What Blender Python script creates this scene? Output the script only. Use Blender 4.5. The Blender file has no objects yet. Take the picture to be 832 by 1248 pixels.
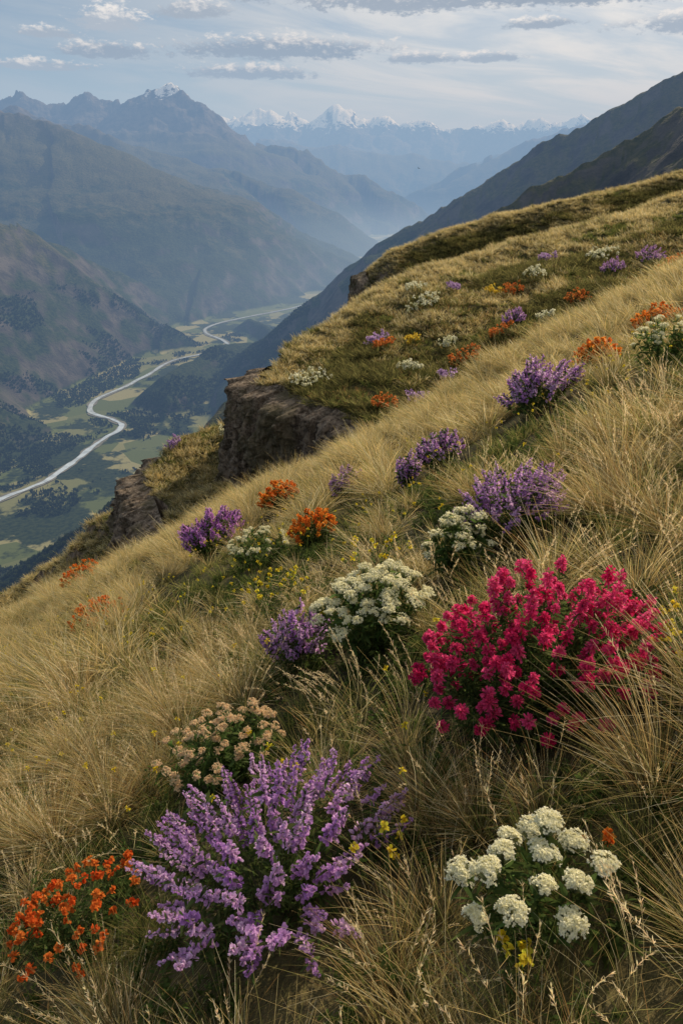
import bpy, math, numpy as np
from mathutils import Vector
rng = np.random.default_rng(11)
scene = bpy.context.scene
scene.view_settings.view_transform = 'Standard'
scene.view_settings.look = 'None'
scene.view_settings.exposure = 0

# ------------------------------------------------------------------ noise
def _h(ix, iy, seed):
    h = (ix.astype(np.int64)*374761393 + iy.astype(np.int64)*668265263 + seed*974634777) & 0xffffffff
    h = ((h ^ (h >> 13))*1274126177) & 0xffffffff
    h = ((h ^ (h >> 15))*2246822519) & 0xffffffff
    return ((h ^ (h >> 16)) & 0xffffff)/float(0xffffff)
def vn(x, y, seed=0):
    x = np.asarray(x, float); y = np.asarray(y, float)
    ix = np.floor(x); iy = np.floor(y); fx = x-ix; fy = y-iy
    u = fx*fx*fx*(fx*(fx*6-15)+10); v = fy*fy*fy*(fy*(fy*6-15)+10)
    a = _h(ix, iy, seed); b = _h(ix+1, iy, seed); c = _h(ix, iy+1, seed); d = _h(ix+1, iy+1, seed)
    return (a*(1-u)+b*u)*(1-v)+(c*(1-u)+d*u)*v*1.0
def fbm(x, y, o=4, seed=0):
    s = 0; a = 1.0; t = 0
    x = np.asarray(x, float); y = np.asarray(y, float)
    for i in range(o):
        s = s + a*(vn(x, y, seed+i*17)*2-1); t += a; a *= .5
        x, y = (x*.8-y*.6)*2.03+7.1, (x*.6+y*.8)*2.03+3.7
    return s/t
def ridged(x, y, o=4, seed=0):
    s = 0; a = 1.0; t = 0
    x = np.asarray(x, float); y = np.asarray(y, float)
    for i in range(o):
        s = s + a*(1-np.abs(vn(x, y, seed+i*13)*2-1)*1.6); t += a; a *= .5
        x, y = (x*.8-y*.6)*2.1+5.1, (x*.6+y*.8)*2.1+1.7
    return s/t
def sst(t):
    t = np.clip(t, 0, 1); return t*t*(3-2*t)
def smax(a, b, k):
    h = np.clip(.5+.5*(a-b)/k, 0, 1)
    return b*(1-h)+a*h+k*h*(1-h)

# river centre line on the valley floor
RV = np.array([(-860,1380),(-791,1564),(-732,1662),(-710,1743),(-696,1830),(-680,1958),(-650,2087),(-697,2165),(-788,2241),(-810,2376),(-763,2527),(-710,2731),(-670,2925),(-525,3099),(-505,3259),(-638,3491),(-610,3692),(-452,3913),(-253,4162),(-79,4593),(300,5500),(700,7000),(1000,9000)], float)
def catmull(P, k=10):
    Q = np.vstack([2*P[0]-P[1], P, 2*P[-1]-P[-2]]); o = []
    for i in range(1, len(Q)-2):
        t = np.linspace(0, 1, k, endpoint=False)[:, None]
        a, b_, c, d = Q[i-1], Q[i], Q[i+1], Q[i+2]
        o.append(.5*((2*b_)+(-a+c)*t+(2*a-5*b_+4*c-d)*t*t+(-a+3*b_-3*c+d)*t**3))
    return np.vstack(o+[P[-1:]])
RC = catmull(RV); RCc = np.vstack([(-1000, 1000), (-940, 1200), catmull(RV, 3)])

# ------------------------------------------------------------------ terrain
XB = ([20, 30, 34, 38, 44, 50, 58, 66, 75, 118, 160], [30, 12, 6, 1, -2.6, -6.8, -5.5, -2, 2, 2, 6])
XS = ([20, 36, 42, 50, 56, 62, 70], [0, -8, -12, -15.8, -14.5, -8.5, 10])
def S2up(x, y):
    f = np.interp(x, [-30, -7.5, -1.1, 1.7, 16, 34, 60, 150], [-24, -14.25, -11.7, -10.4, -6.9, -3, 3, 20])
    yc = np.interp(x, [-7.5, -1, 1.7, 16, 34, 80], [50, 60, 66, 75, 80, 90])
    bk = np.maximum(y-yc, 0)
    return f+.1*(np.minimum(y, yc)-yc)-np.where(bk < 10, .03*bk*bk, 3+.6*(bk-10))+1.1*fbm(x/7, y/7, 4, 5)
def shelf(x, y):
    return -20.2+.1*(np.minimum(y, 60)-50)-.5*np.maximum(y-60, 0)+.5*fbm(x/5, y/5, 3, 8)
def low2(x, y):
    return -25.5+.68*(np.minimum(x, -16)+16)+.1*(np.minimum(y, 54)-50)-.8*np.maximum(y-54, 0)+2*(np.minimum(x, -32)+32)+2.6*ridged(x/6, y/6, 5, 9)
def near_z(x, y):
    yy = np.maximum(y-18, 0)
    S1 = -1.6+.545*x-.29*y-.02*np.where(yy < 22, yy*yy, 484+44*(yy-22))-.8*np.maximum(-x-22, 0)
    S1 = S1+.08*fbm(x/1.9, y/1.9, 3, 1)+.02*fbm(x/.4, y/.4, 2, 2)+.55*fbm(x/5, y/5, 3, 3)*sst((y-5)/6)
    nb = .8*fbm(x/3, y/3, 3, 4)
    sh = shelf(x, y); lo = low2(x, y)
    z = lo+(sh-lo)*sst((x-np.interp(y, *XS)+nb)/1.6)
    z = z+(S2up(x, y)-z)*sst((x-np.interp(y, *XB)+nb)/1.6)
    f3 = np.interp(x, [2.4, 8, 15.4, 28.9, 50.4, 100, 200], [-17, -11.9, -9.1, -5.7, -.9, 12, 40])
    yf = 118+3*fbm(x/14, x*0+2.2, 3, 6)
    S3 = f3-.42*np.clip(yf-y, 0, 9)-.25*np.maximum(yf-9-y, 0)-.45*np.maximum(y-yf-4, 0)+.9*fbm(x/6, y/6, 4, 7)
    S3 = S3-3.2*np.maximum(3.5+nb*1.5-x, 0)-700*sst((2-x)/400)
    return smax(smax(S1, z, .8), S3, .5)

RIDGES = [
 ([(500,-600,200),(300,-300,130),(210,100,80),(260,300,45),(300,500,20),(366,900,55)], .9, .22, 70, 6, 1),
 ([(1200,1100,420),(700,900,220),(366,900,55),(270,900,4),(188,900,-34),(100,920,-90),(-50,1000,-230),(-300,1150,-480),(-450,1250,-640)], .75, .3, 110, 7, 2),
 ([(1600,2100,620),(876,2200,227),(642,2300,110),(491,2400,19),(368,2500,-73),(226,2600,-161),(175,2650,-220),(-47,2750,-390),(-238,2850,-556),(-445,2925,-700)], .7, .45, 170, 22, 3),
 ([(-3600,2700,500),(-2600,2900,300),(-1700,3000,50),(-1320,3100,-118),(-1171,3150,-257),(-1020,3230,-461),(-860,3300,-690)], .52, .5, 190, 18, 4),
 ([(-1700,3000,50),(-2400,1800,0),(-2700,500,0)], .52, .5, 190, 16, 5),
 ([(-4600,6000,700),(-3500,5800,500),(-2276,5600,342),(-1975,5500,286),(-1750,5450,238),(-1440,5400,43),(-1173,5350,-104),(-639,5300,-380),(-200,5200,-690)], .43, .5, 330, 26, 6),
 ([(-2900,7600,500),(-1965,7500,262),(-1250,7500,26),(-652,7450,-146),(-123,7400,-390),(190,7400,-690)], .42, .45, 420, 30, 7),
 ([(-6500,10500,1000),(-4027,10000,780),(-3267,10000,700),(-2915,10000,830),(-2537,10000,710),(-2300,10000,760),(-2133,10000,960),(-1960,10000,790),(-1760,10000,720),(-1145,10000,393),(-459,10000,171),(243,10000,-102),(965,10000,-430),(1400,10000,-690)], .55, .5, 480, 110, 8),
 ([(6000,13500,1100),(3627,13000,624),(2640,13000,303),(1882,13000,-13),(1380,13000,-377),(1000,13000,-690)], .45, .4, 600, 60, 9),
 ([(-1500,16000,500),(224,16000,350),(1500,16000,210),(2650,16000,60),(4000,16500,480)], .4, .4, 700, 90, 10),
 ([(-6000,20000,1300),(-2272,20000,1080),(-1872,20000,1400),(-1500,20000,1110),(-1150,20000,1200),(-800,20000,960),(-400,20000,1100),(-118,20000,1380),(250,20000,1080),(472,20000,1020),(900,20000,1120),(1300,20000,980),(1652,20000,1040),(2840,20000,880),(3700,20000,1010),(4400,20000,960),(5380,20000,1090),(8000,20000,1300),(12000,20000,1600)], .55, .5, 620, 170, 11),
]
def far_z(x, y):
    out = np.full(np.shape(x), -700.0)
    r = np.hypot(x, y)
    A = np.clip((r-300)/9000, 0, 1)*190+np.clip(r/1500, 0, 1)*25
    wx = x+A*fbm(x/900, y/900, 3, 41); wy = y+A*fbm(x/900, y/900, 3, 57)
    for pts, s, g, lam, jag, sd in RIDGES:
        best = np.full(np.shape(x), -1e9); bt = np.zeros(np.shape(x)); bd = np.zeros(np.shape(x)); acc = 0
        for (x0, y0, z0), (x1, y1, z1) in zip(pts[:-1], pts[1:]):
            dx, dy = x1-x0, y1-y0; L2 = dx*dx+dy*dy
            t = np.clip(((wx-x0)*dx+(wy-y0)*dy)/L2, 0, 1)
            d = np.hypot(wx-x0-t*dx, wy-y0-t*dy)
            h = z0+t*(z1-z0)-s*d
            m = h > best
            best = np.where(m, h, best); bt = np.where(m, acc+t*math.sqrt(L2), bt); bd = np.where(m, d, bd)
            acc += math.sqrt(L2)
        gl = ridged(bt/lam+bd*.0004, bd/(lam*5), 5, sd*31)-.72
        h = best+g*s*np.minimum(bd, lam*2.2)*gl+jag*(ridged(bt/(lam*.9), bd/(lam*2), 6, sd*7)-.45)*np.exp(-bd/(lam*1.2))
        h = h+.09*lam*fbm(x/(lam*.5), y/(lam*.5), 5, sd+3)*np.clip((h+700)/150, 0, 1)
        if sd in (8, 11): h = h+.22*lam*(ridged(x/(lam*.75), y/(lam*.75), 5, sd+90)-.5)*np.clip((h-100)/500, 0, 1)
        out = smax(out, h, 12)
    sel = (r > 900) & (r < 9500)
    if sel.any():
        xs, ys = x[sel], y[sel]; dr = np.full(xs.shape, 1e9)
        for p in RCc: dr = np.minimum(dr, (xs-p[0])**2+(ys-p[1])**2)
        dr = np.sqrt(dr); cap = -700+np.maximum(dr-np.where(xs > -760, 125, 165)+35*fbm(xs/150, ys/150, 3, 66), 0)*.85
        o = out[sel]; out[sel] = np.where(ys < 7000, -smax(-o, -cap, 14), o)
        out = np.maximum(out, -700)
    return out
def ground_z(x, y):
    x = np.asarray(x, float); y = np.asarray(y, float)
    return np.maximum(near_z(x, y), far_z(x, y))
def gz(x, y):
    return near_z(np.asarray(x, float), np.asarray(y, float))

def mesh_quads(name, V, F, mat=None, col=None, smooth=False):
    V = np.asarray(V, np.float32); F = np.asarray(F, np.int32)
    me = bpy.data.meshes.new(name)
    me.vertices.add(len(V)); me.vertices.foreach_set('co', V.ravel())
    me.loops.add(F.size); me.loops.foreach_set('vertex_index', F.ravel())
    me.polygons.add(len(F)); me.polygons.foreach_set('loop_start', np.arange(0, F.size, F.shape[1], dtype=np.int32))
    me.update(calc_edges=True)
    if smooth: me.polygons.foreach_set('use_smooth', np.ones(len(F), bool))
    if col is not None:
        a = me.color_attributes.new('Col', 'FLOAT_COLOR', 'POINT')
        c = np.ones((len(V), 4), np.float32); c[:, :3] = col; a.data.foreach_set('color', c.ravel())
    if mat: me.materials.append(mat)
    return me
def add_obj(name, me):
    o = bpy.data.objects.new(name, me); scene.collection.objects.link(o); return o
def gridfaces(R, C):
    i = np.arange(R*C).reshape(R, C)
    return np.stack([i[:-1, :-1], i[:-1, 1:], i[1:, 1:], i[1:, :-1]], -1).reshape(-1, 4)

# ------------------------------------------------------------------ node helpers
def newmat(name):
    m = bpy.data.materials.new(name); m.use_nodes = True
    nt = m.node_tree; nt.nodes.clear(); out = nt.nodes.new('ShaderNodeOutputMaterial')
    return m, nt, out
class NB:
    def __init__(s, nt): s.nt = nt
    def n(s, t, **k):
        n = s.nt.nodes.new(t)
        for a, b in k.items(): setattr(n, a, b)
        return n
    def link(s, a, b): s.nt.links.new(a, b)
    def put(s, sock, v):
        if isinstance(v, bpy.types.NodeSocket): s.link(v, sock)
        else: sock.default_value = v
    def m(s, op, a, b=None, c=None, clamp=False):
        n = s.n('ShaderNodeMath', operation=op); n.use_clamp = clamp
        s.put(n.inputs[0], a)
        if b is not None: s.put(n.inputs[1], b)
        if c is not None: s.put(n.inputs[2], c)
        return n.outputs[0]
    def rng(s, v, a, b, c=0., d=1., smooth=True):
        n = s.n('ShaderNodeMapRange'); n.interpolation_type = 'SMOOTHSTEP' if smooth else 'LINEAR'
        for i, q in enumerate((v, a, b, c, d)): s.put(n.inputs[i], q)
        return n.outputs[0]
    def mix(s, f, a, b, blend='MIX'):
        n = s.n('ShaderNodeMix', data_type='RGBA', blend_type=blend)
        s.put(n.inputs[0], f)
        s.put(n.inputs[6], a if not isinstance(a, tuple) else (*a, 1)); s.put(n.inputs[7], b if not isinstance(b, tuple) else (*b, 1))
        return n.outputs[2]
    def noise(s, vec, scale, detail=4, rough=.55, dist=0):
        n = s.n('ShaderNodeTexNoise'); s.link(vec, n.inputs['Vector'])
        n.inputs['Scale'].default_value = scale; n.inputs['Detail'].default_value = detail
        n.inputs['Roughness'].default_value = rough; n.inputs['Distortion'].default_value = dist
        return n.outputs['Fac']

def foliage_mat(name, transl=.4, var=.35):
    m, nt, out = newmat(name); b = NB(nt)
    at = b.n('ShaderNodeAttribute', attribute_name='Col')
    oi = b.n('ShaderNodeObjectInfo')
    k = b.rng(oi.outputs['Random'], 0., 1., 1-var, 1+var, False)
    v = b.n('ShaderNodeVectorMath', operation='SCALE'); b.link(at.outputs['Color'], v.inputs[0]); b.link(k, v.inputs['Scale'])
    p = b.n('ShaderNodeBsdfDiffuse'); b.link(v.outputs[0], p.inputs['Color'])
    t = b.n('ShaderNodeBsdfTranslucent'); b.link(v.outputs[0], t.inputs['Color'])
    mx = b.n('ShaderNodeMixShader'); mx.inputs[0].default_value = transl
    b.link(p.outputs[0], mx.inputs[1]); b.link(t.outputs[0], mx.inputs[2]); b.link(mx.outputs[0], out.inputs['Surface'])
    return m
M_grass = foliage_mat('grass_blades', .55, .2)
M_plant = foliage_mat('leaves_and_petals', .58, .03)

def hillside_mat():
    m, nt, out = newmat('hillside_turf'); b = NB(nt)
    g = b.n('ShaderNodeNewGeometry'); P = g.outputs['Position']
    sx = b.n('ShaderNodeSeparateXYZ'); b.link(g.outputs['Normal'], sx.inputs[0])
    n1 = b.noise(P, .35, 5); n2 = b.noise(P, 3.0, 5); n3 = b.noise(P, 25, 4)
    c = b.mix(b.rng(n2, .38, .62), (.040, .033, .018), (.06, .058, .022))
    c = b.mix(b.rng(n1, .45, .65), c, (.14, .115, .05))
    c = b.mix(b.rng(n3, .5, .75, 0., .5), c, (.17, .135, .07))
    rock = b.mix(b.rng(n2, .35, .65), (.08, .055, .04), (.24, .18, .13))
    c = b.mix(b.rng(b.m('ADD', sx.outputs[2], b.m('MULTIPLY', n2, .2)), .86, .70), c, rock)
    p = b.n('ShaderNodeBsdfPrincipled'); b.link(c, p.inputs['Base Color']); p.inputs['Roughness'].default_value = .95
    p.inputs['Specular IOR Level'].default_value = .1
    bp = b.n('ShaderNodeBump'); bp.inputs['Strength'].default_value = .8; bp.inputs['Distance'].default_value = .15
    b.link(b.m('ADD', n2, b.m('MULTIPLY', n3, .4)), bp.inputs['Height']); b.link(bp.outputs[0], p.inputs['Normal'])
    b.link(p.outputs[0], out.inputs['Surface']); return m
def rock_mat():
    m, nt, out = newmat('cliff_rock'); b = NB(nt)
    g = b.n('ShaderNodeNewGeometry'); P = g.outputs['Position']
    mp = b.n('ShaderNodeMapping'); b.link(P, mp.inputs[0]); mp.inputs['Scale'].default_value = (1.6, 1.6, .5)
    n1 = b.noise(mp.outputs[0], .8, 8, .7, .6); n2 = b.noise(P, 3.5, 8, .75, .3); n0 = b.noise(P, .28, 3)
    c = b.mix(b.rng(n1, .36, .62), (.09, .065, .045), (.38, .29, .21))
    c = b.mix(b.rng(n2, .52, .66, 0., .8), c, (.52, .43, .33))
    c = b.mix(b.rng(n2, .47, .38, 0., .85), c, (.035, .026, .02))
    c = b.mix(b.rng(n0, .5, .62, 0., .5), c, (.12, .11, .05))
    p = b.n('ShaderNodeBsdfPrincipled'); b.link(c, p.inputs['Base Color']); p.inputs['Roughness'].default_value = .9
    p.inputs['Specular IOR Level'].default_value = .15
    bp = b.n('ShaderNodeBump'); bp.inputs['Strength'].default_value = 1; bp.inputs['Distance'].default_value = .6
    b.link(b.m('ADD', b.m('MULTIPLY', n2, .6), n1), bp.inputs['Height']); b.link(bp.outputs[0], p.inputs['Normal'])
    b.link(p.outputs[0], out.inputs['Surface']); return m
def mountain_mat():
    m, nt, out = newmat('mountain_and_valley'); b = NB(nt)
    g = b.n('ShaderNodeNewGeometry'); P = g.outputs['Position']
    sn = b.n('ShaderNodeSeparateXYZ'); b.link(g.outputs['Normal'], sn.inputs[0])
    sp = b.n('ShaderNodeSeparateXYZ'); b.link(P, sp.inputs[0]); z = sp.outputs[2]
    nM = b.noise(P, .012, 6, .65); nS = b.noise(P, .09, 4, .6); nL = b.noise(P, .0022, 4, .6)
    forest = b.mix(b.rng(nS, .35, .65), (.014, .024, .010), (.036, .048, .018))  # forest, turf and rock tones darkened throughout, partly in place of cloud shadow
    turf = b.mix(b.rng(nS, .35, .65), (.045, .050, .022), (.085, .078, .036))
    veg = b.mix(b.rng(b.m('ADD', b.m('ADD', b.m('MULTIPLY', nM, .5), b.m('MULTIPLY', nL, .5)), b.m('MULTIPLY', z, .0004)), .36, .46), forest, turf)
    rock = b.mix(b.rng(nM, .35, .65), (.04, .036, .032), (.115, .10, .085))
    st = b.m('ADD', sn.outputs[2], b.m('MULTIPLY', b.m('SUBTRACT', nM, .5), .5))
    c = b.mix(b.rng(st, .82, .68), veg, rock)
    alp = b.rng(b.m('ADD', z, b.m('MULTIPLY', nM, 500)), 350., 750.)
    c = b.mix(alp, c, rock)
    sno = b.m('MULTIPLY', b.rng(b.m('ADD', z, b.m('MULTIPLY', b.m('SUBTRACT', b.m('ADD', b.m('MULTIPLY', nM, .5), b.m('MULTIPLY', nL, .5)), .5), 1500)), 830., 900.), b.rng(st, .66, .76))
    c = b.mix(sno, c, (.75, .77, .8))
    vo = b.n('ShaderNodeTexVoronoi'); b.link(P, vo.inputs['Vector']); vo.inputs['Scale'].default_value = .007
    ws = b.n('ShaderNodeSeparateColor'); b.link(vo.outputs['Color'], ws.inputs[0])
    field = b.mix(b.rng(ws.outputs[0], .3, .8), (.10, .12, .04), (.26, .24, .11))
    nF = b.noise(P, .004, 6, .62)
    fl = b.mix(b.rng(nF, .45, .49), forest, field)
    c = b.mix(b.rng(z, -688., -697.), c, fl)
    p = b.n('ShaderNodeBsdfPrincipled'); b.link(c, p.inputs['Base Color']); p.inputs['Roughness'].default_value = .95
    p.inputs['Specular IOR Level'].default_value = .05
    bp = b.n('ShaderNodeBump'); bp.inputs['Strength'].default_value = .7; bp.inputs['Distance'].default_value = 22
    b.link(b.m('MULTIPLY', b.m('ADD', nM, b.m('MULTIPLY', nS, .3)), b.rng(z, -695., -660., .12, 1.)), bp.inputs['Height']); b.link(bp.outputs[0], p.inputs['Normal'])
    b.link(p.outputs[0], out.inputs['Surface']); return m
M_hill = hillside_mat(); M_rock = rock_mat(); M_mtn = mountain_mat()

def polar(name, az, rr, fn, mat):
    A, R = np.meshgrid(az, rr)
    X = R*np.sin(A); Y = R*np.cos(A); Z = fn(X, Y)
    V = np.stack([X, Y, Z], -1).reshape(-1, 3)
    return add_obj(name, mesh_quads(name, V, gridfaces(len(rr), len(az)), mat, smooth=True))
d2r = math.radians
azn = np.concatenate([np.linspace(-d2r(100), -d2r(34), 60)[:-1], np.linspace(-d2r(34), d2r(34), 420), np.linspace(d2r(34), d2r(100), 60)[1:]])
rn = np.concatenate([np.geomspace(.3, 34, 260)[:-1], np.geomspace(34, 150, 380)])
polar('hillside_ground', azn, rn, ground_z, M_hill)
azf = np.concatenate([np.linspace(-d2r(70), -d2r(31), 90)[:-1], np.linspace(-d2r(31), d2r(31), 860), np.linspace(d2r(31), d2r(70), 90)[1:]])
rf = np.geomspace(150, 32000, 760)
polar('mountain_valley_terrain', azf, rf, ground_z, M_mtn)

# ------------------------------------------------------------------ cliffs
def cliff(name, pts, top, bot, push=.5, n=300, m=110, seed=0, amp=1.):
    pts = np.array(pts, float); seg = np.hypot(*np.diff(pts, axis=0).T); acc = np.r_[0, np.cumsum(seg)]
    s = np.linspace(0, acc[-1], n)
    x = np.interp(s, acc, pts[:, 0]); y = np.interp(s, acc, pts[:, 1])
    tx = np.gradient(x); ty = np.gradient(y); L = np.hypot(tx, ty); nx, ny = -ty/L, tx/L
    kk = np.ones(25)/25
    nx = np.convolve(np.pad(nx, 12, 'edge'), kk, 'valid'); ny = np.convolve(np.pad(ny, 12, 'edge'), kk, 'valid')
    t = np.linspace(0, 1, m)[:, None]
    S = np.broadcast_to(s, (m, n)); zt = top(x-1.8*nx, y-1.8*ny)-.12; zb = bot(x+nx*2, y+ny*2)-1.5
    Z = zt*(1-t)+zb*t
    big = 1.6*(ridged(S/3.0+Z*.03, Z/9, 3, seed)-.45)
    blk = 1.0*(np.round(vn(S/.8+.25*fbm(S, Z, 2, seed+1), Z/2.8, seed+5)*4)/4-.4)+.55*(np.round(vn(S/.42, Z/1.1+.3*S, seed+6)*3)/3-.4)
    fine = .35*fbm(S/.5, Z/.5, 5, seed+9)
    ends = np.minimum(1, np.minimum(S/3, (acc[-1]-S)/3)); ends = ends*ends*(3-2*ends)
    off = push*(-2.2+3.2*sst(t/.08))+1.3*t+(big+blk+fine)*amp*sst(t/.05)
    off = off*ends-2.2*(1-ends)
    X = x+nx*off; Y = y+ny*off
    Z = Z+.4*fbm(S/.9, t*8+0*S, 4, seed+3)*sst(t/.08)-.6*(1-ends)
    V = np.stack([X, Y, Z], -1).reshape(-1, 3)
    return add_obj(name, mesh_quads(name, V, gridfaces(m, n), M_rock))
cliff('rock_cliff', [(-5.6,56),(-6.9,52.5),(-6.8,50),(-2.6,44),(1.2,38),(5,35)][::-1], S2up, lambda x, y: np.where(y > 54, shelf(x, y)-3, shelf(x, y)), seed=3)
cliff('rock_cliff', [(-14.2,56),(-15.8,51),(-12.5,42.5),(-9,37)][::-1], shelf, lambda x, y: low2(x, y)-1, seed=21)
cliff('rock_cliff', [(3.2,124),(2.6,118),(4,111),(8,106)][::-1], lambda x, y: gz(np.maximum(x, 4.5), y), lambda x, y: gz(np.maximum(x, 4.5), y)-8, push=.5, seed=33, m=50)

# ------------------------------------------------------------------ river
def ribbon_on_floor(name, w, z, mat, seed):
    T = np.gradient(RC, axis=0); T /= np.linalg.norm(T, axis=1)[:, None]; N = np.stack([-T[:, 1], T[:, 0]], 1)
    s = np.arange(len(RC))
    wl = w*(.5+1.0*vn(s/3., s*0., seed)); wr = w*(.5+1.0*vn(s/3., s*0.+9, seed))
    A = RC+N*wl[:, None]; B = RC-N*wr[:, None]
    V = np.stack([np.c_[A, np.full(len(A), z)], np.c_[B, np.full(len(A), z)]], 1).reshape(-1, 3)
    return add_obj(name, mesh_quads(name, V, gridfaces(len(RC), 2), mat))
def simple(name, colr, rough, spec=.5):
    m, nt, out = newmat(name); b = NB(nt)
    g = b.n('ShaderNodeNewGeometry'); nz = b.noise(g.outputs['Position'], .05, 4)
    c = b.mix(b.rng(nz, .3, .7), tuple(v*.75 for v in colr), tuple(min(1, v*1.2) for v in colr))
    p = b.n('ShaderNodeBsdfPrincipled'); b.link(c, p.inputs['Base Color']); p.inputs['Roughness'].default_value = rough
    p.inputs['Specular IOR Level'].default_value = spec
    b.link(p.outputs[0], out.inputs['Surface']); return m
ribbon_on_floor('river_gravel_bank', 12, -698.2, simple('gravel', (.18, .17, .13), .9, .1), 4)
ribbon_on_floor('river', 7, -697.4, simple('river_water', (.5, .56, .6), .12, 1.0), 7)

# ------------------------------------------------------------------ haze: absorbing medium whose own emission stands in for scattered sunlight
def glow_haze(name, y0, z1, sig, lum, y1=31500):
    me = bpy.data.meshes.new(name)
    X = 30000+y0; z0 = -760-y0*.001
    v = [(-X,y0,z0),(X,y0,z0),(X,y1,z0),(-X,y1,z0),(-X,y0,z1),(X,y0,z1),(X,y1,z1),(-X,y1,z1)]
    me.from_pydata(v, [], [(0,3,2,1),(4,5,6,7),(0,1,5,4),(1,2,6,5),(2,3,7,6),(3,0,4,7)])
    m, nt, out = newmat(name); b = NB(nt)
    d = max(sig)*1.02
    a = b.n('ShaderNodeVolumeAbsorption'); a.inputs['Density'].default_value = d; a.inputs['Color'].default_value = (*[1-s/d for s in sig], 1)
    e = b.n('ShaderNodeEmission'); em = [s*l for s, l in zip(sig, lum)]; k = max(em)
    e.inputs['Color'].default_value = (*[q/k for q in em], 1); e.inputs['Strength'].default_value = k
    ad = b.n('ShaderNodeAddShader'); b.link(a.outputs[0], ad.inputs[0]); b.link(e.outputs[0], ad.inputs[1])
    b.link(ad.outputs[0], out.inputs['Volume']); me.materials.append(m)
    return add_obj(name, me)
glow_haze('mountain_haze_glow', 220, 1500, (.50e-4, .67e-4, .93e-4), (.42, .52, .62))
for yy, zz, ye in ((2900, -500, 9000), (3150, -420, 8600), (3400, -340, 8200), (3700, -250, 7900)):
    glow_haze('valley_mist_glow', yy, zz, (.32e-4, .34e-4, .36e-4), (.50, .58, .64), ye)  # low layers emit evenly, sunlit brightness of the valley air put in

# ------------------------------------------------------------------ ribbons builder (blades, stems, leaves, petals)
class MB:
    def __init__(s): s.V = []; s.F = []; s.C = []; s.n = 0
    def rib(s, P0, D, B, W, K, prof, c0, c1, side=None):
        N = len(P0)
        if N == 0: return
        t = np.linspace(0, 1, K+1)[None, :, None]
        P = P0[:, None]+D[:, None]*t+B[:, None]*t*t
        T = D[:, None]+2*B[:, None]*t
        if side is None: side = rng.normal(size=(N, 3))
        S = np.cross(T, side[:, None]); S /= np.linalg.norm(S, axis=2, keepdims=True)+1e-9
        w = (np.asarray(W).reshape(N, 1)*np.asarray(prof)[None, :])[:, :, None]*.5
        V = np.stack([P-S*w, P+S*w], 2)
        c0 = np.broadcast_to(c0, (N, 3)); c1 = np.broadcast_to(c1, (N, 3))
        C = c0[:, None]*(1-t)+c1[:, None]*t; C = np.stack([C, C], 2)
        i = (np.arange(N)*(K+1)*2)[:, None]+np.arange(K)[None]*2+s.n
        F = np.stack([i, i+1, i+3, i+2], -1).reshape(-1, 4)
        s.V.append(V.reshape(-1, 3)); s.C.append(C.reshape(-1, 3)); s.F.append(F); s.n += N*(K+1)*2
    def mesh(s, name, mat): return mesh_quads(name, np.vstack(s.V), np.vstack(s.F), mat, np.clip(np.vstack(s.C), 0, 1))
def jit(c, n, a=.15):
    c = np.asarray(c, float); return c*(1+rng.uniform(-a, a, (n, 1)))*(1+rng.uniform(-a*.4, a*.4, (n, 3)))
def unit(v): return v/(np.linalg.norm(v, axis=-1, keepdims=True)+1e-9)
def sph(n):
    return unit(rng.normal(size=(n, 3)))

# ------------------------------------------------------------------ grass prototypes
GOLD = (.93, .68, .29); STRAW = (.97, .84, .52); GREEN = (.20, .24, .06); OLIVE = (.46, .41, .14); RUST = (.62, .35, .14)
def tuft(name, n, L, W, rad, droop, tilt, root, tips, wind=.09, seeds=0, K=4, sq=24, sl=1.0):
    mb = MB()
    a = rng.uniform(0, 2*math.pi, n); rr = rad*np.sqrt(rng.uniform(0, 1, n))
    P = np.stack([rr*np.cos(a), rr*np.sin(a), np.zeros(n)-.02], 1)
    ti = tilt*np.abs(rng.normal(.5, .35, n)); a2 = a+rng.normal(0, .6, n)
    d = np.stack([np.sin(ti)*np.cos(a2), np.sin(ti)*np.sin(a2), np.cos(ti)], 1)
    Ls = L*rng.uniform(.45, 1.15, n)[:, None]
    out = np.stack([np.cos(a2), np.sin(a2), 0*a], 1)
    B = (np.array([-wind, -wind*.3, 0])+out*.22+np.array([0, 0, -1])*droop*rng.uniform(.2, 1.4, (n, 1)))*Ls
    tc = np.array(tips)[rng.integers(0, len(tips), n)]*(1+rng.uniform(-.2, .2, (n, 1)))
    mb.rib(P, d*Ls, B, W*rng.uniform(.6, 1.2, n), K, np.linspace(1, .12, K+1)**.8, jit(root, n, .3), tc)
    if seeds:
        m = seeds; a = rng.uniform(0, 6.28, m); ti = rng.uniform(.05, .5, m)
        d = np.stack([np.sin(ti)*np.cos(a), np.sin(ti)*np.sin(a), np.cos(ti)], 1)
        Ls = L*sl*rng.uniform(1.0, 1.5, m)[:, None]; P = rng.normal(0, rad*.4, (m, 3)); P[:, 2] = 0
        B = (np.array([-wind*2, -wind*.3, -.18]))*Ls
        mb.rib(P, d*Ls, B, np.full(m, W*.5), 5, [1, .9, .8, .7, .5, .3], jit(OLIVE, m), jit(STRAW, m))
        q = sq
        t = rng.uniform(.66, 1.0, (m, q, 1)); D = (d*Ls)[:, None]; BB = B[:, None]
        Pq = (P[:, None]+D*t+BB*t*t).reshape(-1, 3); T = unit((D+2*BB*t)).reshape(-1, 3)
        dr = unit(T*1.2+sph(len(Pq))*.7)
        mb.rib(Pq, dr*rng.uniform(.009, .022, (len(Pq), 1)), np.zeros_like(Pq), np.full(len(Pq), max(.0026, W*.7)), 2, [.4, 1, .2], jit((.76, .56, .30), len(Pq), .25), jit((.92, .78, .5), len(Pq), .2))
    return bpy.data.objects.new(name, mb.mesh(name, M_grass))
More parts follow.
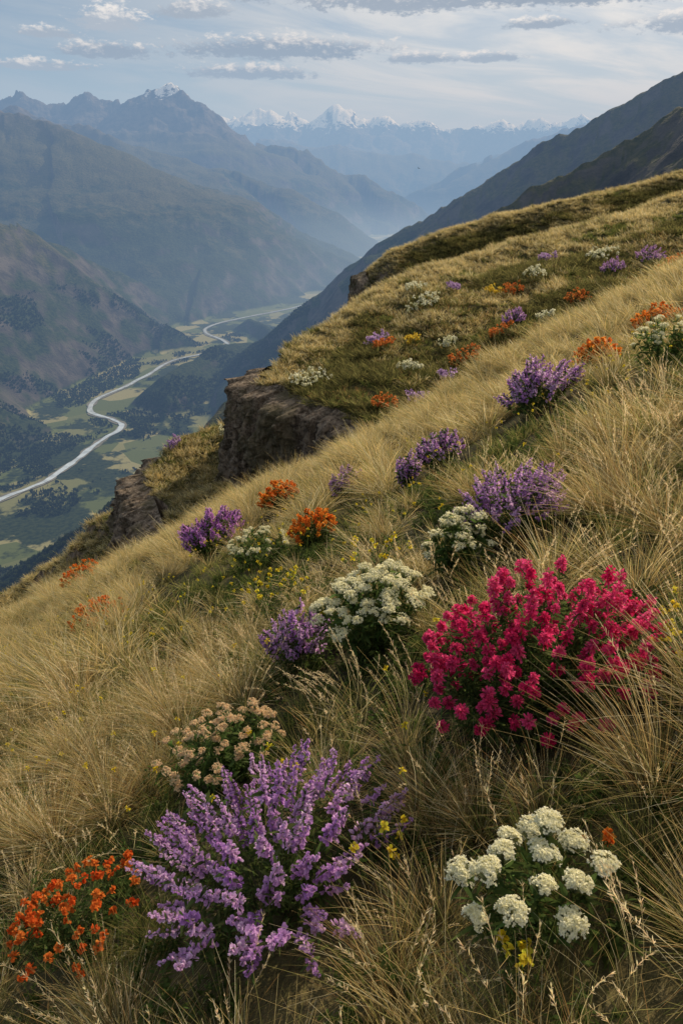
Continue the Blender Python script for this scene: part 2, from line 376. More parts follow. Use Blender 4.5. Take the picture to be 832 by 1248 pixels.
def coll(name, objs):
    c = bpy.data.collections.new(name)
    for o in objs: c.objects.link(o)
    return c
gold = [GOLD, STRAW, GOLD, OLIVE]; grn = [OLIVE, GREEN, OLIVE, GREEN]; mixd = [GOLD, OLIVE, GREEN, RUST]
RT = (.09, .085, .03)  # blade root tone, darkened to paint in shade between tufts
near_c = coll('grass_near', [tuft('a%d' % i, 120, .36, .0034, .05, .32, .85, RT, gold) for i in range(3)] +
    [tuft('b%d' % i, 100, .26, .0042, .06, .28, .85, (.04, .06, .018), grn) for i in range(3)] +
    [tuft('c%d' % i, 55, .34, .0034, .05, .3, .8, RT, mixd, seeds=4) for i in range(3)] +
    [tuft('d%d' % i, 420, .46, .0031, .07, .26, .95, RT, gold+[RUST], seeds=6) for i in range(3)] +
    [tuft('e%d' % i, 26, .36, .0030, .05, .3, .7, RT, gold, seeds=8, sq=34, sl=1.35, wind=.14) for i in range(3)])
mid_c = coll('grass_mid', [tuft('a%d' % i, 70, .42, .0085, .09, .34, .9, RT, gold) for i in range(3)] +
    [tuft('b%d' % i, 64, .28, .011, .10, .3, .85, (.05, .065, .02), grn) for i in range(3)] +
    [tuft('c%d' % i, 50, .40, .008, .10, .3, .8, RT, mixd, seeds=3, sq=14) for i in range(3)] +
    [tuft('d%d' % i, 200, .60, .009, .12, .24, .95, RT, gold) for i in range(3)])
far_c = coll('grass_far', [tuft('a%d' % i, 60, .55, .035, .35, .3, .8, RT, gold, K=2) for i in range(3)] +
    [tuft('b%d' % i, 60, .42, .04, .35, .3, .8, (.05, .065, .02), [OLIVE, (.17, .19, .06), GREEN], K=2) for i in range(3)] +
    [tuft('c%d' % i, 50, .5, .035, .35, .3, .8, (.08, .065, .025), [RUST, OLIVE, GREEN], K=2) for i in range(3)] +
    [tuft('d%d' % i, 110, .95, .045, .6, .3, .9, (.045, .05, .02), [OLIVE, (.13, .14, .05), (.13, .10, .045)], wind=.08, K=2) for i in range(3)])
def herb(name, n, H, L, W):
    mb = MB(); a = rng.uniform(0, 6.28, n); ti = rng.uniform(.1, 1.2, n)
    d = np.stack([np.sin(ti)*np.cos(a), np.sin(ti)*np.sin(a), np.cos(ti)], 1); Ls = H*rng.uniform(.5, 1, (n, 1))
    mb.rib(np.zeros((n, 3)), d*Ls, 0*d, np.full(n, .003), 2, [1, 1, .6], (.06, .08, .02), (.08, .11, .03))
    q = 12; t = rng.uniform(.3, 1, (n, q, 1)); Pq = (d[:, None]*Ls[:, None]*t).reshape(-1, 3)
    dd = unit(np.repeat(d, q, 0)*.5+sph(n*q)); l = L*rng.uniform(.6, 1.2, (n*q, 1))
    mb.rib(Pq, dd*l, np.array([0, 0, -.3])*l, W*rng.uniform(.7, 1.2, n*q), 3, [.2, 1, .8, .1], jit((.055, .085, .026), n*q, .3), jit((.15, .20, .055), n*q, .3))
    return bpy.data.objects.new(name, mb.mesh(name, M_grass))
herb_c = coll('herbs', [herb('h%d' % i, 12, .2, .035, .012) for i in range(4)])

def scatter(name, P, rot, scl, idx, cl):
    me = bpy.data.meshes.new(name); n = len(P); me.vertices.add(n); me.vertices.foreach_set('co', np.asarray(P, np.float32).ravel())
    for an, ty, dat, f in (('rot', 'FLOAT_VECTOR', rot, 'vector'), ('scl', 'FLOAT_VECTOR', scl, 'vector'), ('idx', 'INT', idx, 'value')):
        at = me.attributes.new(an, ty, 'POINT'); at.data.foreach_set(f, np.asarray(dat, np.int32 if ty == 'INT' else np.float32).ravel())
    o = add_obj(name, me)
    ng = bpy.data.node_groups.new(name+'_scatter', 'GeometryNodeTree')
    ng.interface.new_socket(name='Geometry', in_out='INPUT', socket_type='NodeSocketGeometry')
    ng.interface.new_socket(name='Geometry', in_out='OUTPUT', socket_type='NodeSocketGeometry')
    N = ng.nodes; gi = N.new('NodeGroupInput'); go = N.new('NodeGroupOutput')
    ip = N.new('GeometryNodeInstanceOnPoints'); ci = N.new('GeometryNodeCollectionInfo')
    ci.inputs['Collection'].default_value = cl; ci.inputs['Separate Children'].default_value = True; ci.inputs['Reset Children'].default_value = True
    ip.inputs['Pick Instance'].default_value = True
    L = ng.links; L.new(gi.outputs[0], ip.inputs['Points']); L.new(ci.outputs[0], ip.inputs['Instance'])
    for an, ty, sk in (('rot', 'FLOAT_VECTOR', 'Rotation'), ('scl', 'FLOAT_VECTOR', 'Scale'), ('idx', 'INT', 'Instance Index')):
        a = N.new('GeometryNodeInputNamedAttribute'); a.data_type = ty; a.inputs['Name'].default_value = an
        L.new(a.outputs['Attribute'], ip.inputs[sk])
    L.new(ip.outputs[0], go.inputs[0])
    md = o.modifiers.new('scatter', 'NODES'); md.node_group = ng
    return o

# ------------------------------------------------------------------ flowering plants
PL = []
def bush(mb, x, y, R, H, n, leafn, lL, lW, det, greens=((.05, .08, .025), (.14, .19, .06)), domek=.4, spread=.25, even=False):
    g0 = float(gz(x, y)); a = rng.uniform(0, 6.28, n); rho = np.sqrt(rng.uniform(0, 1, n))
    if even:
        a = np.arange(n)*2.39996+rng.normal(0, .12, n); rho = np.sqrt((np.arange(n)+.5)/n)*rng.uniform(.92, 1.06, n)
    root = np.stack([x+spread*R*rho*np.cos(a)+rng.normal(0, .02, n), y+spread*R*rho*np.sin(a), np.zeros(n)], 1)
    root[:, 2] = gz(root[:, 0], root[:, 1])-.02
    tip = np.stack([x+R*rho*np.cos(a), y+R*rho*np.sin(a), np.zeros(n)], 1)
    hh = H*(1-domek*rho**2)*rng.uniform(.86 if even else .68, 1.1, n)
    tip[:, 2] = .5*gz(tip[:, 0], tip[:, 1])+.5*g0+hh
    E = tip-root; B = np.stack([.12*E[:, 0], .12*E[:, 1], 0*a-.04*H], 1)
    D = E-B
    mb.rib(root, D, B, np.full(n, .004*det), 4, [1, .9, .8, .7, .6], (.05, .06, .02), jit((.12, .15, .05), n))
    q = leafn; t = rng.uniform(.15, .92, (n, q, 1))**.8
    Pq = (root[:, None]+D[:, None]*t+B[:, None]*t*t).reshape(-1, 3); T = unit(np.repeat(E, q, 0))
    dd = unit(T*.7+sph(n*q)*.9); l = lL*rng.uniform(.5, 1.2, (n*q, 1))
    mb.rib(Pq, dd*l, np.array([0, 0, -.25])*l, lW*rng.uniform(.6, 1.2, n*q), 3, [.3, 1, .75, .1], jit(greens[0], n*q, .3), jit(greens[1], n*q, .35))
    PL.append((x, y, R))
    return tip, unit(E+2*B*.5)
def spikes(mb, tip, ax, Ls, rad, nw, pl, cA, cB):
    n = len(tip); q = nw
    t = np.tile(np.linspace(0, 1, q)[None], (n, 1))+rng.uniform(-.03, .03, (n, q))
    Ls = Ls*rng.uniform(.6, 1.15, n)
    c = tip[:, None]-ax[:, None]*(Ls[:, None]*(1-t)*1.0)[:, :, None]
    o = sph(n*q).reshape(n, q, 3); o -= ax[:, None]*np.sum(o*ax[:, None], 2, keepdims=True); o = unit(o)
    w = rad*(1-.65*t**1.5)*(.75+.25*np.sin(t*q*1.1))
    P = (c+o*(w*.35)[:, :, None]).reshape(-1, 3); O = o.reshape(-1, 3); A = np.repeat(ax, q, 0); W = w.reshape(-1, 1)
    hue = np.repeat(rng.uniform(0, 1, n), q)[:, None]
    cc = np.asarray(cA)*(1-hue)+np.asarray(cB)*hue
    for k in range(3):
        d = unit(O*1.0+A*rng.uniform(-.2, .7, (len(O), 1))+sph(len(O))*.45); l = W*rng.uniform(.6, 1.1, (len(O), 1))
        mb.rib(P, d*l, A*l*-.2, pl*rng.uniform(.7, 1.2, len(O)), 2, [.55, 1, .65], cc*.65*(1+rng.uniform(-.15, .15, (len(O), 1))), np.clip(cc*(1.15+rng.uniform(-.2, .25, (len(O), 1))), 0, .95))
PURA = (.58, .31, .68); PURB = (.88, .60, .87)
def salvia(name, x, y, R, H, n, det=1., q=34, cA=PURA, cB=PURB):
    mb = MB(); tip, ax = bush(mb, x, y, R, H, n, 16, .05*det**.5, .011*det, det)
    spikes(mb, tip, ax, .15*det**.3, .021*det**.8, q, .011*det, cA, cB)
    add_obj(name, mb.mesh(name, M_plant))
def pompom(mb, c, ax, r, elong, q, pw, cA, cB):
    n = len(c); o = sph(n*q).reshape(n, q, 3)
    t = rng.uniform(-1, 1, (n, q, 1)); rr = r*rng.uniform(.8, 1.2, (n, 1, 1)); e = np.asarray(elong).reshape(n, 1, 1)
    P = (c[:, None]+ax[:, None]*t*rr*e+o*rr*.25).reshape(-1, 3); rr2 = np.broadcast_to(rr*(1-.45*np.clip(t, 0, 1)), (n, q, 1)).reshape(-1, 1)
    O = unit(o+ax[:, None]*.25).reshape(-1, 3)
    k = np.repeat(rng.uniform(0, 1, n), q)[:, None]; cc = np.asarray(cA)*(1-k)+np.asarray(cB)*k
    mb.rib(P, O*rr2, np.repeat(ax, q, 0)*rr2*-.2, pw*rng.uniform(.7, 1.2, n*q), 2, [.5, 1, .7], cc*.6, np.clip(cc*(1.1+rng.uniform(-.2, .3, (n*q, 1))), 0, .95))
def crimson(name, x, y, R, H, n):
    mb = MB(); tip, ax = bush(mb, x, y, R, H, n, 28, .055, .010, 1, domek=.6)
    up = tip[:, 2] > np.quantile(tip[:, 2], .6)
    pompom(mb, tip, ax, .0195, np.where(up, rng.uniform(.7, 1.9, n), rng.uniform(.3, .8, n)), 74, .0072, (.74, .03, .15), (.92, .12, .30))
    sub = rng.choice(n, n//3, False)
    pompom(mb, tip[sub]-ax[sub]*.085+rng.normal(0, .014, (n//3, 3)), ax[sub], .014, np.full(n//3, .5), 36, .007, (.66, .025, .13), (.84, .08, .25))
    add_obj(name, mb.mesh(name, M_plant))
def umbels(mb, c, ax, r, det, q, cA, cB, dome=.42):
    n = len(c)
    up = unit(ax*.6+np.array([0, -.1, .9])+rng.normal(0, .12, (n, 3))); e1 = unit(np.cross(up, np.array([1., .2, 0]))); e2 = np.cross(up, e1)
    rr = r*rng.uniform(.75, 1.12, n)
    ph = np.arange(q)*2.39996; rho = np.sqrt((np.arange(q)+.5)/q)
    k = 14; sa = rng.uniform(0, 6.28, (n, k)); sr = np.sqrt(rng.uniform(.02, .8, (n, k)))
    pick = rng.integers(0, k, (n, q))
    cx = np.take_along_axis(sr*np.cos(sa), pick, 1); cy = np.take_along_axis(sr*np.sin(sa), pick, 1)
    ux = .35*rho[None]*np.cos(ph)[None]+.80*cx; uy = .35*rho[None]*np.sin(ph)[None]+.80*cy
    lx = ux-cx*.8; ly = uy-cy*.8
    R2 = np.clip(ux**2+uy**2, 0, 1)
    hgt = rr[:, None]*(dome*np.sqrt(np.clip(1-R2*.95, 0, 1))+.16*np.sqrt(np.clip(1-(lx*lx+ly*ly)*8, 0, 1)))
    P = c[:, None]+e1[:, None]*(rr[:, None]*ux)[:, :, None]+e2[:, None]*(rr[:, None]*uy)[:, :, None]+up[:, None]*hgt[:, :, None]
    nrm = unit((P-c[:, None])+up[:, None]*rr[:, None, None]*.3+rng.normal(0, .2, P.shape)*r).reshape(-1, 3)
    P2 = P.reshape(-1, 3); b0 = np.repeat(c-up*r*.8, q, 0)
    mb.rib(b0, (P2-b0)*.97, 0*b0, np.full(len(b0), .0012*det), 1, [1, 1], (.14, .19, .07), (.50, .52, .30))
    kk = rng.uniform(0, 1, (n*q, 1)); cc = np.asarray(cA)*(1-kk)+np.asarray(cB)*kk
    for j in range(5):
        s = sph(n*q); s -= nrm*np.sum(s*nrm, 1, keepdims=True)*.7; s = unit(s)
        l = .0050*det*rng.uniform(.7, 1.2, (n*q, 1))
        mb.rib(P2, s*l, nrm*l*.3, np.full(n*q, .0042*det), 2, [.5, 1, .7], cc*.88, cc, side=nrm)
def yarrow(name, x, y, R, H, n, r=.035, det=1., q=80, cA=(.97, .94, .74), cB=(.92, .87, .56), greens=((.06, .10, .03), (.14, .20, .06)), domek=.35, dome=.42, even=False):
    mb = MB(); tip, ax = bush(mb, x, y, R, H, n, 26 if even else 20, .06*det**.4, .014*det**.7, det, greens=greens, domek=domek, even=even)
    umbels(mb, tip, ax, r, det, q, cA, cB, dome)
    add_obj(name, mb.mesh(name, M_plant))
def orange(name, x, y, R, H, n, det=1., q=26, cA=(.84, .17, .03), cB=(.94, .35, .05), r=.019):
    mb = MB(); tip, ax = bush(mb, x, y, R, H, n, 14, .04*det**.5, .010*det, det, domek=.4)
    pompom(mb, tip, ax, r*det**.7, rng.uniform(.2, .8, n), q, .012*det, cA, cB)
    add_obj(name, mb.mesh(name, M_plant))

salvia('purple_salvia_bush', -.22, 1.64, .47, .47, 130, 1., 44)
crimson('crimson_flower_bush', .70, 2.22, .46, .58, 215)
yarrow('cream_yarrow_plant', .42, 1.17, .17, .32, 14, .039, 1., 230, cA=(.98, .96, .80), cB=(.94, .90, .64), dome=.62, even=True)
orange('orange_red_flower_plant', -.95, 1.82, .26, .34, 90, 1., 22, (.84, .14, .03), (.92, .29, .06), .0135)
yarrow('cream_yarrow_plant', .17, 3.55, .32, .50, 66, .048, 1.3, 90, cA=(.98, .95, .76), cB=(.93, .89, .6), even=True)
salvia('purple_salvia_bush', -.27, 3.75, .24, .46, 60, 1.3, 30)
yarrow('dried_yarrow_plant', -.58, 2.72, .30, .38, 70, .030, 1.1, 50, (.92, .72, .48), (.80, .62, .38), dome=.3)
salvia('purple_salvia_bush', 1.12, 4.45, .40, .54, 100, 1.4, 28)
salvia('purple_salvia_bush', 2.43, 9.0, .55, .72, 90, 2.4, 24)
salvia('purple_salvia_bush', -2.14, 10.9, .60, .85, 100, 2.8, 24, (.62, .26, .68), (.82, .46, .84))
salvia('purple_salvia_bush', .05, 9.8, .28, .6, 40, 2.3, 22)
salvia('purple_salvia_bush', 1.22, 8.7, .32, .55, 44, 2.3, 22)
salvia('purple_salvia_bush', .78, 8.2, .18, .52, 26, 2.2, 20)
salvia('purple_salvia_bush', 11.9, 52, .9, 1.5, 70, 7, 16)
salvia('purple_salvia_bush', 21, 60, 1.1, 1.5, 70, 7, 16)
salvia('purple_salvia_bush', 24.5, 62, 1.3, 1.6, 70, 7, 16)
for x, y, R, H in ((-3.38, 8.7, .40, .58), (-6.7, 16.6, .55, .8), (-.33, 7.4, .27, .46), (-1.14, 12.2, .38, .55), (3.72, 10.8, .32, .52), (5.35, 12.8, .40, .55)):
    orange('orange_wildflower_clump', x, y, R, H, 95, 1.6 if y < 9 else 2.4, 20)
for x, y, R, H in ((3.33, 7.7, .30, .55), (.73, 4.15, .22, .46), (-1.0, 7.8, .36, .48), (4.9, 9.5, .35, .5)):
    yarrow('cream_yarrow_plant', x, y, R, H, 36, .045, 1.9, 30)
def yellow(name, x, y, R, H, n, det=1.):
    orange(name, x, y, R, H, n, det, 12, (.90, .62, .03), (.94, .74, .08), .013)
    PL.pop()
yellow('yellow_wildflower_plant', 1.16, 2.02, .16, .34, 28)
yellow('yellow_wildflower_plant', .36, 1.02, .05, .22, 6)
yellow('yellow_wildflower_plant', .12, 1.55, .12, .24, 6)
yellow('yellow_wildflower_plant', -.5, 5.0, .3, .5, 26, 1.5)
yellow('yellow_wildflower_plant', .25, 4.6, .3, .48, 20, 1.4)
orange('orange_wildflower_clump', .62, 1.28, .05, .22, 4, .7, 20)
mb = MB(); nn = 700
y = np.sqrt(rng.uniform(1.5**2, 11**2, nn)); x = y*rng.uniform(-.6, .62, nn); k = fbm(x/1.1, y/1.1, 2, 301) > .03; x, y = x[k], y[k]
P = np.stack([x, y, gz(x, y)+rng.uniform(.24, .46, len(x))], 1); up = unit(rng.normal(0, .2, P.shape)+[0, 0, 1])
mb.rib(P-up*.35, up*.35, 0*up, np.full(len(P), .003), 1, [1, .7], (.07, .1, .02), (.12, .16, .04))
pompom(mb, P, up, .014, np.full(len(P), .2), 14, .007, (.88, .60, .03), (.92, .70, .06))
add_obj('yellow_wildflowers', mb.mesh('yellow_wildflowers', M_plant))
mb = MB()
def dot(x, y, r, cA, cB, n=46):
    a = rng.uniform(0, 6.28, n); rho = r*np.sqrt(rng.uniform(0, 1, n)); X = x+rho*np.cos(a); Y = y+rho*np.sin(a)
    P = np.stack([X, Y, gz(X, Y)+.7*rng.uniform(.6, 1.2, n)], 1); up = np.tile([[0, 0, 1.]], (n, 1))
    mb.rib(P-up*.6, up*.6, 0*up, np.full(n, .03), 1, [1, 1], (.05, .07, .02), (.08, .11, .03))
    pompom(mb, P, up, .11, np.full(n, .4), 10, .10, cA, cB)
W_ = ((.85, .83, .64), (.74, .72, .46)); O_ = ((.60, .16, .05), (.74, .28, .07)); P_ = ((.45, .28, .55), (.62, .44, .70)); Y_ = ((.75, .52, .06), (.85, .6, .1))
for x, y, r, c in ((-2, 48, 1.4, W_), (6.3, 59, 1.3, W_), (6.0, 63, 1., W_), (4.4, 47, .8, W_), (7.3, 51, .6, W_), (22, 66, 1.4, W_), (15.5, 62, .9, W_),
                   (8, 48, 1.1, O_), (2.5, 41, .8, O_), (13.4, 60, .9, O_), (10.5, 50, .8, O_), (3, 52, .8, O_), (17, 55, .9, O_), (25, 58, 1.3, O_), (18.5, 47, .9, O_),
                   (4.4, 42, .7, P_), (2.5, 54, 1.0, P_), (9, 62, .7, P_), (18, 68, .8, P_), (-13, 54, .6, P_), (-9, 56, .8, W_), (12, 60, .7, Y_), (5, 52, .6, Y_), (-5.5, 57, .5, O_), (6.5, 45, .6, P_), (14, 52, .6, W_)):
    dot(x, y, r, *c, n=int(38*r+8))
add_obj('distant_wildflowers', mb.mesh('distant_wildflowers', M_plant))

# ------------------------------------------------------------------ scatter the grass
def spread(n, y0, y1, ulim):
    y = np.sqrt(rng.uniform(y0*y0, y1*y1, n))
    return y*rng.uniform(-ulim, ulim, n)+rng.normal(0, .2, n), y
def keep(x, y, f=.85, front=.14):
    k = np.ones(len(x), bool)
    for px, py, R in PL:
        k &= (np.hypot(x-px, y-py) > R*f)
        k &= ~((np.abs(x-px) < R*.85) & (y < py) & (y > py-R-front*(1+py*.35)))
    return k
def do_scatter(name, n, y0, y1, ul, cl, s0, s1, ptype, f=.85, front=.14, extra=None):
    x, y = spread(n, y0, y1, ul)
    k = keep(x, y, f, front); x, y = x[k], y[k]
    n0 = len(x)
    if extra is not None: x = np.r_[x, extra[:, 0]]; y = np.r_[y, extra[:, 1]]
    n = len(x); z = gz(x, y); q = .9 if y1 < 9 else 2.6
    w = fbm(x/q, y/q, 3, 77)+.2*rng.normal(size=n)
    t = ptype(x, y, w)
    sc = rng.uniform(s0, s1, n)*(1+.4*fbm(x/1.3, y/1.3, 2, 88))
    if extra is not None: sc[n0:] = extra[:, 2]
    rot = np.stack([rng.normal(0, .14, n), rng.normal(0, .14, n), rng.normal(0, 1.4, n)], 1)
    scatter(name, np.stack([x, y, z], 1), rot, np.repeat(sc[:, None], 3, 1), t*3+rng.integers(0, 3, n), cl)
pt = lambda x, y, w: np.where(w > .08, 0, np.where(w > -.12, 2, 1))
kind = lambda k: (lambda x, y, w: k+0*x.astype(int))
do_scatter('meadow_grass', 700, .5, 5.0, .85, near_c, .5, .95, pt)
do_scatter('meadow_grass', 150, .45, 1.7, .95, near_c, .5, .85, lambda x, y, w: np.where(w > -.05, 2, 1), .6, 0.)
do_scatter('seed_head_grass', 150, .6, 5.5, .8, near_c, .6, 1.0, kind(4), .9, .2)
TUS = np.array([(.86, 1.50, .9), (1.02, 1.40, .9), (1.2, 1.6, .8), (.42, 1.62, .65), (.28, 1.85, .7), (.58, 1.58, .6), (-1.37, 3.2, 1.15), (-1.25, 4.1, 1.2), (-1.7, 3.6, 1.1), (-.95, 3.4, 1.),
                (-2.2, 4.9, 1.2), (-1.15, 2.75, .9), (1.1, 3.3, 1.), (1.7, 3.9, 1.1), (.12, 1.2, .55), (-.62, 1.25, .65), (-.5, 1.05, .6), (.78, .98, .6), (1.9, 4.7, 1.2), (1.65, 2.9, .9)])
do_scatter('grass_tussocks', 120, 1.5, 6.0, .85, near_c, .65, 1.15, kind(3), 1.1, .5, TUS)
do_scatter('meadow_grass', 4600, 4.5, 24, .75, mid_c, .5, .95, lambda x, y, w: np.where(w > .04, 0, np.where(w > -.12, 2, 1)))
do_scatter('grass_tussocks', 1500, 5.5, 24, .75, mid_c, .55, 1.15, kind(3), 1.1, .8)
x, y = spread(60000, 22, 145, .62)
na = gz(x, y); sl = np.abs(gz(x, y+.5)-na)+np.abs(gz(x+.5, y)-na)
k = (sl < .8) & (na > -36); x, y = x[k], y[k]
n = len(x); w = fbm(x/6, y/6, 3, 71)+.25*rng.normal(size=n)
yc = np.interp(x, [-7.5, -1, 1.7, 16, 34, 80], [50, 60, 66, 75, 80, 90])
face = (y < yc-8+4*fbm(x/5, y/5, 2, 19)) & (y > 30)
strip = (y > 100) & (y < 116+3*fbm(x/14, x*0+2.2, 3, 6))
t = np.where(face, np.where(w > .30, 0, np.where(w > .12, 2, np.where(w > -.12, 1, 3))), np.where(w > -.35, 0, 1)); t = np.where(strip, np.where(w > .2, 0, np.where(w > -.1, 2, 3)), t)
t = np.where(rng.uniform(size=n) < .03, 3, t)
sc = rng.uniform(.6, 1.25, n)*np.where(t == 3, .75, 1)
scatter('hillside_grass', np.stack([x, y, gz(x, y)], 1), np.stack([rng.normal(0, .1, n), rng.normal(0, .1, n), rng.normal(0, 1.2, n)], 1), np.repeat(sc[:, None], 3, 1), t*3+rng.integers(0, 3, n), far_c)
x, y = spread(2100, .5, 8, .85); n = len(x)
scatter('leafy_herbs', np.stack([x, y, gz(x, y)], 1), np.stack([0*x, 0*x, rng.uniform(0, 6.28, n)], 1), np.repeat(rng.uniform(.4, .95, (n, 1)), 3, 1), rng.integers(0, 4, n), herb_c)

# ------------------------------------------------------------------ distant forest
def tree(name, conifer):
    mb = MB(); n = 90
    if conifer:
        t = rng.uniform(.08, 1, n); a = rng.uniform(0, 6.28, n); rad = 2.4*(1-t)+.2
        P = np.stack([0*a, 0*a, 11*t], 1); d = np.stack([np.cos(a)*rad, np.sin(a)*rad, -.35*rad], 1)
        mb.rib(P, d, d*0+[0, 0, -.3], 1.9*(1.1-t), 2, [1, .9, .3], jit((.025, .038, .016), n), jit((.045, .06, .025), n, .3))
    else:
        o = sph(n); P = np.array([0, 0, 5.5])+o*np.array([3, 3, 3.2])*rng.uniform(.5, .9, (n, 1))
        mb.rib(P, sph(n)*1.6, 0*P, np.full(n, 2.), 2, [.6, 1, .6], jit((.035, .05, .018), n), jit((.065, .08, .03), n, .35))
    mb.rib(np.zeros((3, 3)), np.tile([[0, 0, 6.]], (3, 1)), np.zeros((3, 3)), np.full(3, .5), 1, [1, .5], (.08, .06, .04), (.08, .06, .04))
    return bpy.data.objects.new(name, mb.mesh(name, M_grass))
tree_c = coll('trees', [tree('t0', True), tree('t1', False), tree('t2', True), tree('t3', False)])
N = 110000; r = np.sqrt(rng.uniform(350**2, 3600**2, N)); a = rng.uniform(-d2r(34), d2r(10), N); x = r*np.sin(a); y = r*np.cos(a)
dm = fbm(x/170, y/170, 5, 91)+.03*rng.normal(size=N)
rd = np.full(N, 1e9)
for i in range(0, len(RC)): rd = np.minimum(rd, np.hypot(x-RC[i, 0], y-RC[i, 1]))
k = (dm > .10) & (rd > 24); x, y = x[k], y[k]; z = ground_z(x, y); k = (z < -430); x, y, z = x[k], y[k], z[k]; n = len(x)
s = rng.uniform(.5, 1.15, n)
scatter('distant_forest', np.stack([x, y, z-.5], 1), np.stack([0*x, 0*x, rng.uniform(0, 6.28, n)], 1), np.repeat(s[:, None], 3, 1), rng.integers(0, 4, n), tree_c)

# ------------------------------------------------------------------ soaring bird
def bird(name, loc, span):
    v = []; f = []
    s = span/2
    secs = [(-.35, .01, .03), (-.25, .05, .05), (-.05, .08, .07), (.15, .07, .06), (.28, .04, .045), (.36, .012, .015)]
    for (yy, w, h) in secs:
        for k in range(8):
            an = k*math.pi/4; v.append((w*math.cos(an)*s*2, yy*s*1.3, h*math.sin(an)*s*1.6))
    for i in range(5):
        for k in range(8): f.append((i*8+k, i*8+(k+1) % 8, (i+1)*8+(k+1) % 8, (i+1)*8+k))
    for sg in (-1, 1):
        b0 = len(v)
        for (xx, ya, yb, zz) in [(.05, -.12, .18, .03), (.4, -.14, .2, .14), (.75, -.12, .1, .18), (1, -.06, -.02, .14)]:
            v.append((sg*xx*s, ya*s, zz*s)); v.append((sg*xx*s, yb*s, zz*s))
        for i in range(3): f.append((b0+2*i, b0+2*i+2, b0+2*i+3, b0+2*i+1))
    b0 = len(v); v += [(-.04*s, -.4*s, 0), (.04*s, -.4*s, 0), (.13*s, -.68*s, .01*s), (-.13*s, -.68*s, .01*s)]; f.append((b0, b0+1, b0+2, b0+3))
    me = bpy.data.meshes.new(name); me.from_pydata(v, [], f); me.materials.append(simple('feathers', (.04, .035, .03), .8))
    o = add_obj(name, me); o.location = loc; o.rotation_euler = (.1, .35, .7)
bird('soaring_bird', (14.2, 150, -.2), .9)

# ------------------------------------------------------------------ light, sky, camera
AZ, EL = math.radians(36), math.radians(30)
S = Vector((math.sin(AZ)*math.cos(EL), math.cos(AZ)*math.cos(EL), math.sin(EL)))
sl = bpy.data.lights.new('sun', 'SUN'); sl.energy = 5.0; sl.angle = math.radians(.6); sl.color = (1, .88, .68)
so = add_obj('sun', sl); so.rotation_euler = (-S).to_track_quat('-Z', 'Y').to_euler()

w = bpy.data.worlds.new('World'); scene.world = w; w.use_nodes = True; nt = w.node_tree; nt.nodes.clear(); b = NB(nt)
out = b.n('ShaderNodeOutputWorld'); bg = b.n('ShaderNodeBackground'); bg.inputs['Strength'].default_value = .1
sky = b.n('ShaderNodeTexSky', sky_type='NISHITA'); sky.sun_disc = False; sky.sun_elevation = EL; sky.sun_rotation = AZ
sky.altitude = 1500; sky.air_density = 1.0; sky.dust_density = 1.0; sky.ozone_density = 2.0
tc = b.n('ShaderNodeTexCoord'); sp = b.n('ShaderNodeSeparateXYZ'); b.link(tc.outputs['Generated'], sp.inputs[0])
az = b.m('ARCTAN2', sp.outputs[0], sp.outputs[1]); el = b.m('ARCSINE', sp.outputs[2])
cv = b.n('ShaderNodeCombineXYZ'); b.link(b.m('MULTIPLY', az, 10), cv.inputs[0]); b.link(b.m('MULTIPLY', el, 22), cv.inputs[1])
f1 = b.noise(cv.outputs[0], 2.2, 8, .62); f2 = b.noise(cv.outputs[0], 9., 7, .65)
cz = b.n('ShaderNodeCombineXYZ'); b.link(b.m('MULTIPLY', az, 3), cz.inputs[0]); b.link(b.m('MULTIPLY', b.m('ADD', el, b.m('MULTIPLY', az, .12)), 24), cz.inputs[1])
ci = b.noise(cz.outputs[0], 1.2, 6, .6, .5)
c = b.mix(1., sky.outputs[0], (.50, .56, .62), 'MULTIPLY')
toward = b.rng(az, -.38, .22)
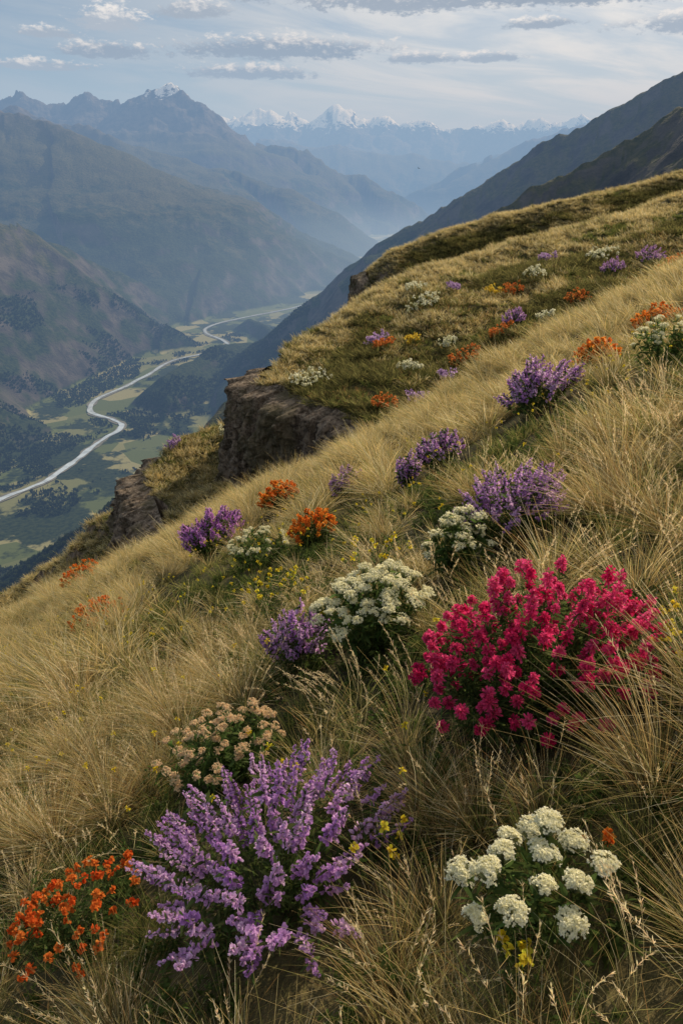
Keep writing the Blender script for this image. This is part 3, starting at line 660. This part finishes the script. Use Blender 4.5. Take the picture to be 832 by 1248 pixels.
veilc = b.mix(toward, (4.0, 4.6, 5.2), (10.4, 10.2, 9.7))
veil = b.m('MULTIPLY', b.rng(ci, .36, .62, .40, .97), b.rng(az, -.5, .3, .75, 1.))
c = b.mix(veil, c, veilc)
CL = [(-.071, .121, .14, .020, 1.), (-.26, .143, .05, .020, .15), (-.262, .116, .06, .014, 1.), (-.165, .156, .05, .016, .5), (-.325, .131, .036, .009, .5), (-.11, .098, .09, .012, .9),
      (.09, .112, .055, .010, .6), (.175, .112, .045, .009, .5), (.24, .172, .38, .030, .9), (.07, .166, .12, .020, .6), (.225, .143, .05, .009, .6), (-.34, .10, .07, .009, .6), (.40, .136, .11, .018, .5)]
dd = b.m('ADD', b.m('MULTIPLY', b.m('SUBTRACT', f1, .5), 1.6), b.m('MULTIPLY', b.m('SUBTRACT', f2, .5), 2.0))
for (a0, e0, ra, re, dark) in CL:
    qx = b.m('DIVIDE', b.m('SUBTRACT', az, a0), ra); qy = b.m('DIVIDE', b.m('SUBTRACT', el, e0), re)
    flat = b.m('MULTIPLY', b.m('MINIMUM', qy, 0.), .9); qy2 = b.m('ADD', qy, flat)
    d = b.m('SQRT', b.m('ADD', b.m('MULTIPLY', qx, qx), b.m('MULTIPLY', qy2, qy2)))
    d = b.m('ADD', d, b.m('MULTIPLY', dd, .9))
    mk = b.rng(d, 1.0, .5)
    sh = b.rng(b.m('ADD', qy, b.m('MULTIPLY', dd, -1.1)), .1, 1.0)
    cc = b.mix(sh, tuple(v*(1-.5*dark) for v in (4.8, 5.1, 5.5)), tuple(v*(1-.15*dark) for v in (11.8, 11.4, 10.8)))
    c = b.mix(b.m('MULTIPLY', mk, .95), c, cc)
b.link(c, bg.inputs['Color']); b.link(bg.outputs[0], out.inputs['Surface'])

cd = bpy.data.cameras.new('camera'); co = add_obj('camera', cd); scene.camera = co
cd.sensor_fit = 'VERTICAL'; cd.sensor_height = 36; cd.lens = 26; cd.clip_start = .05; cd.clip_end = 80000
co.location = (0, 0, 0); co.rotation_euler = (math.radians(65), 0, 0)
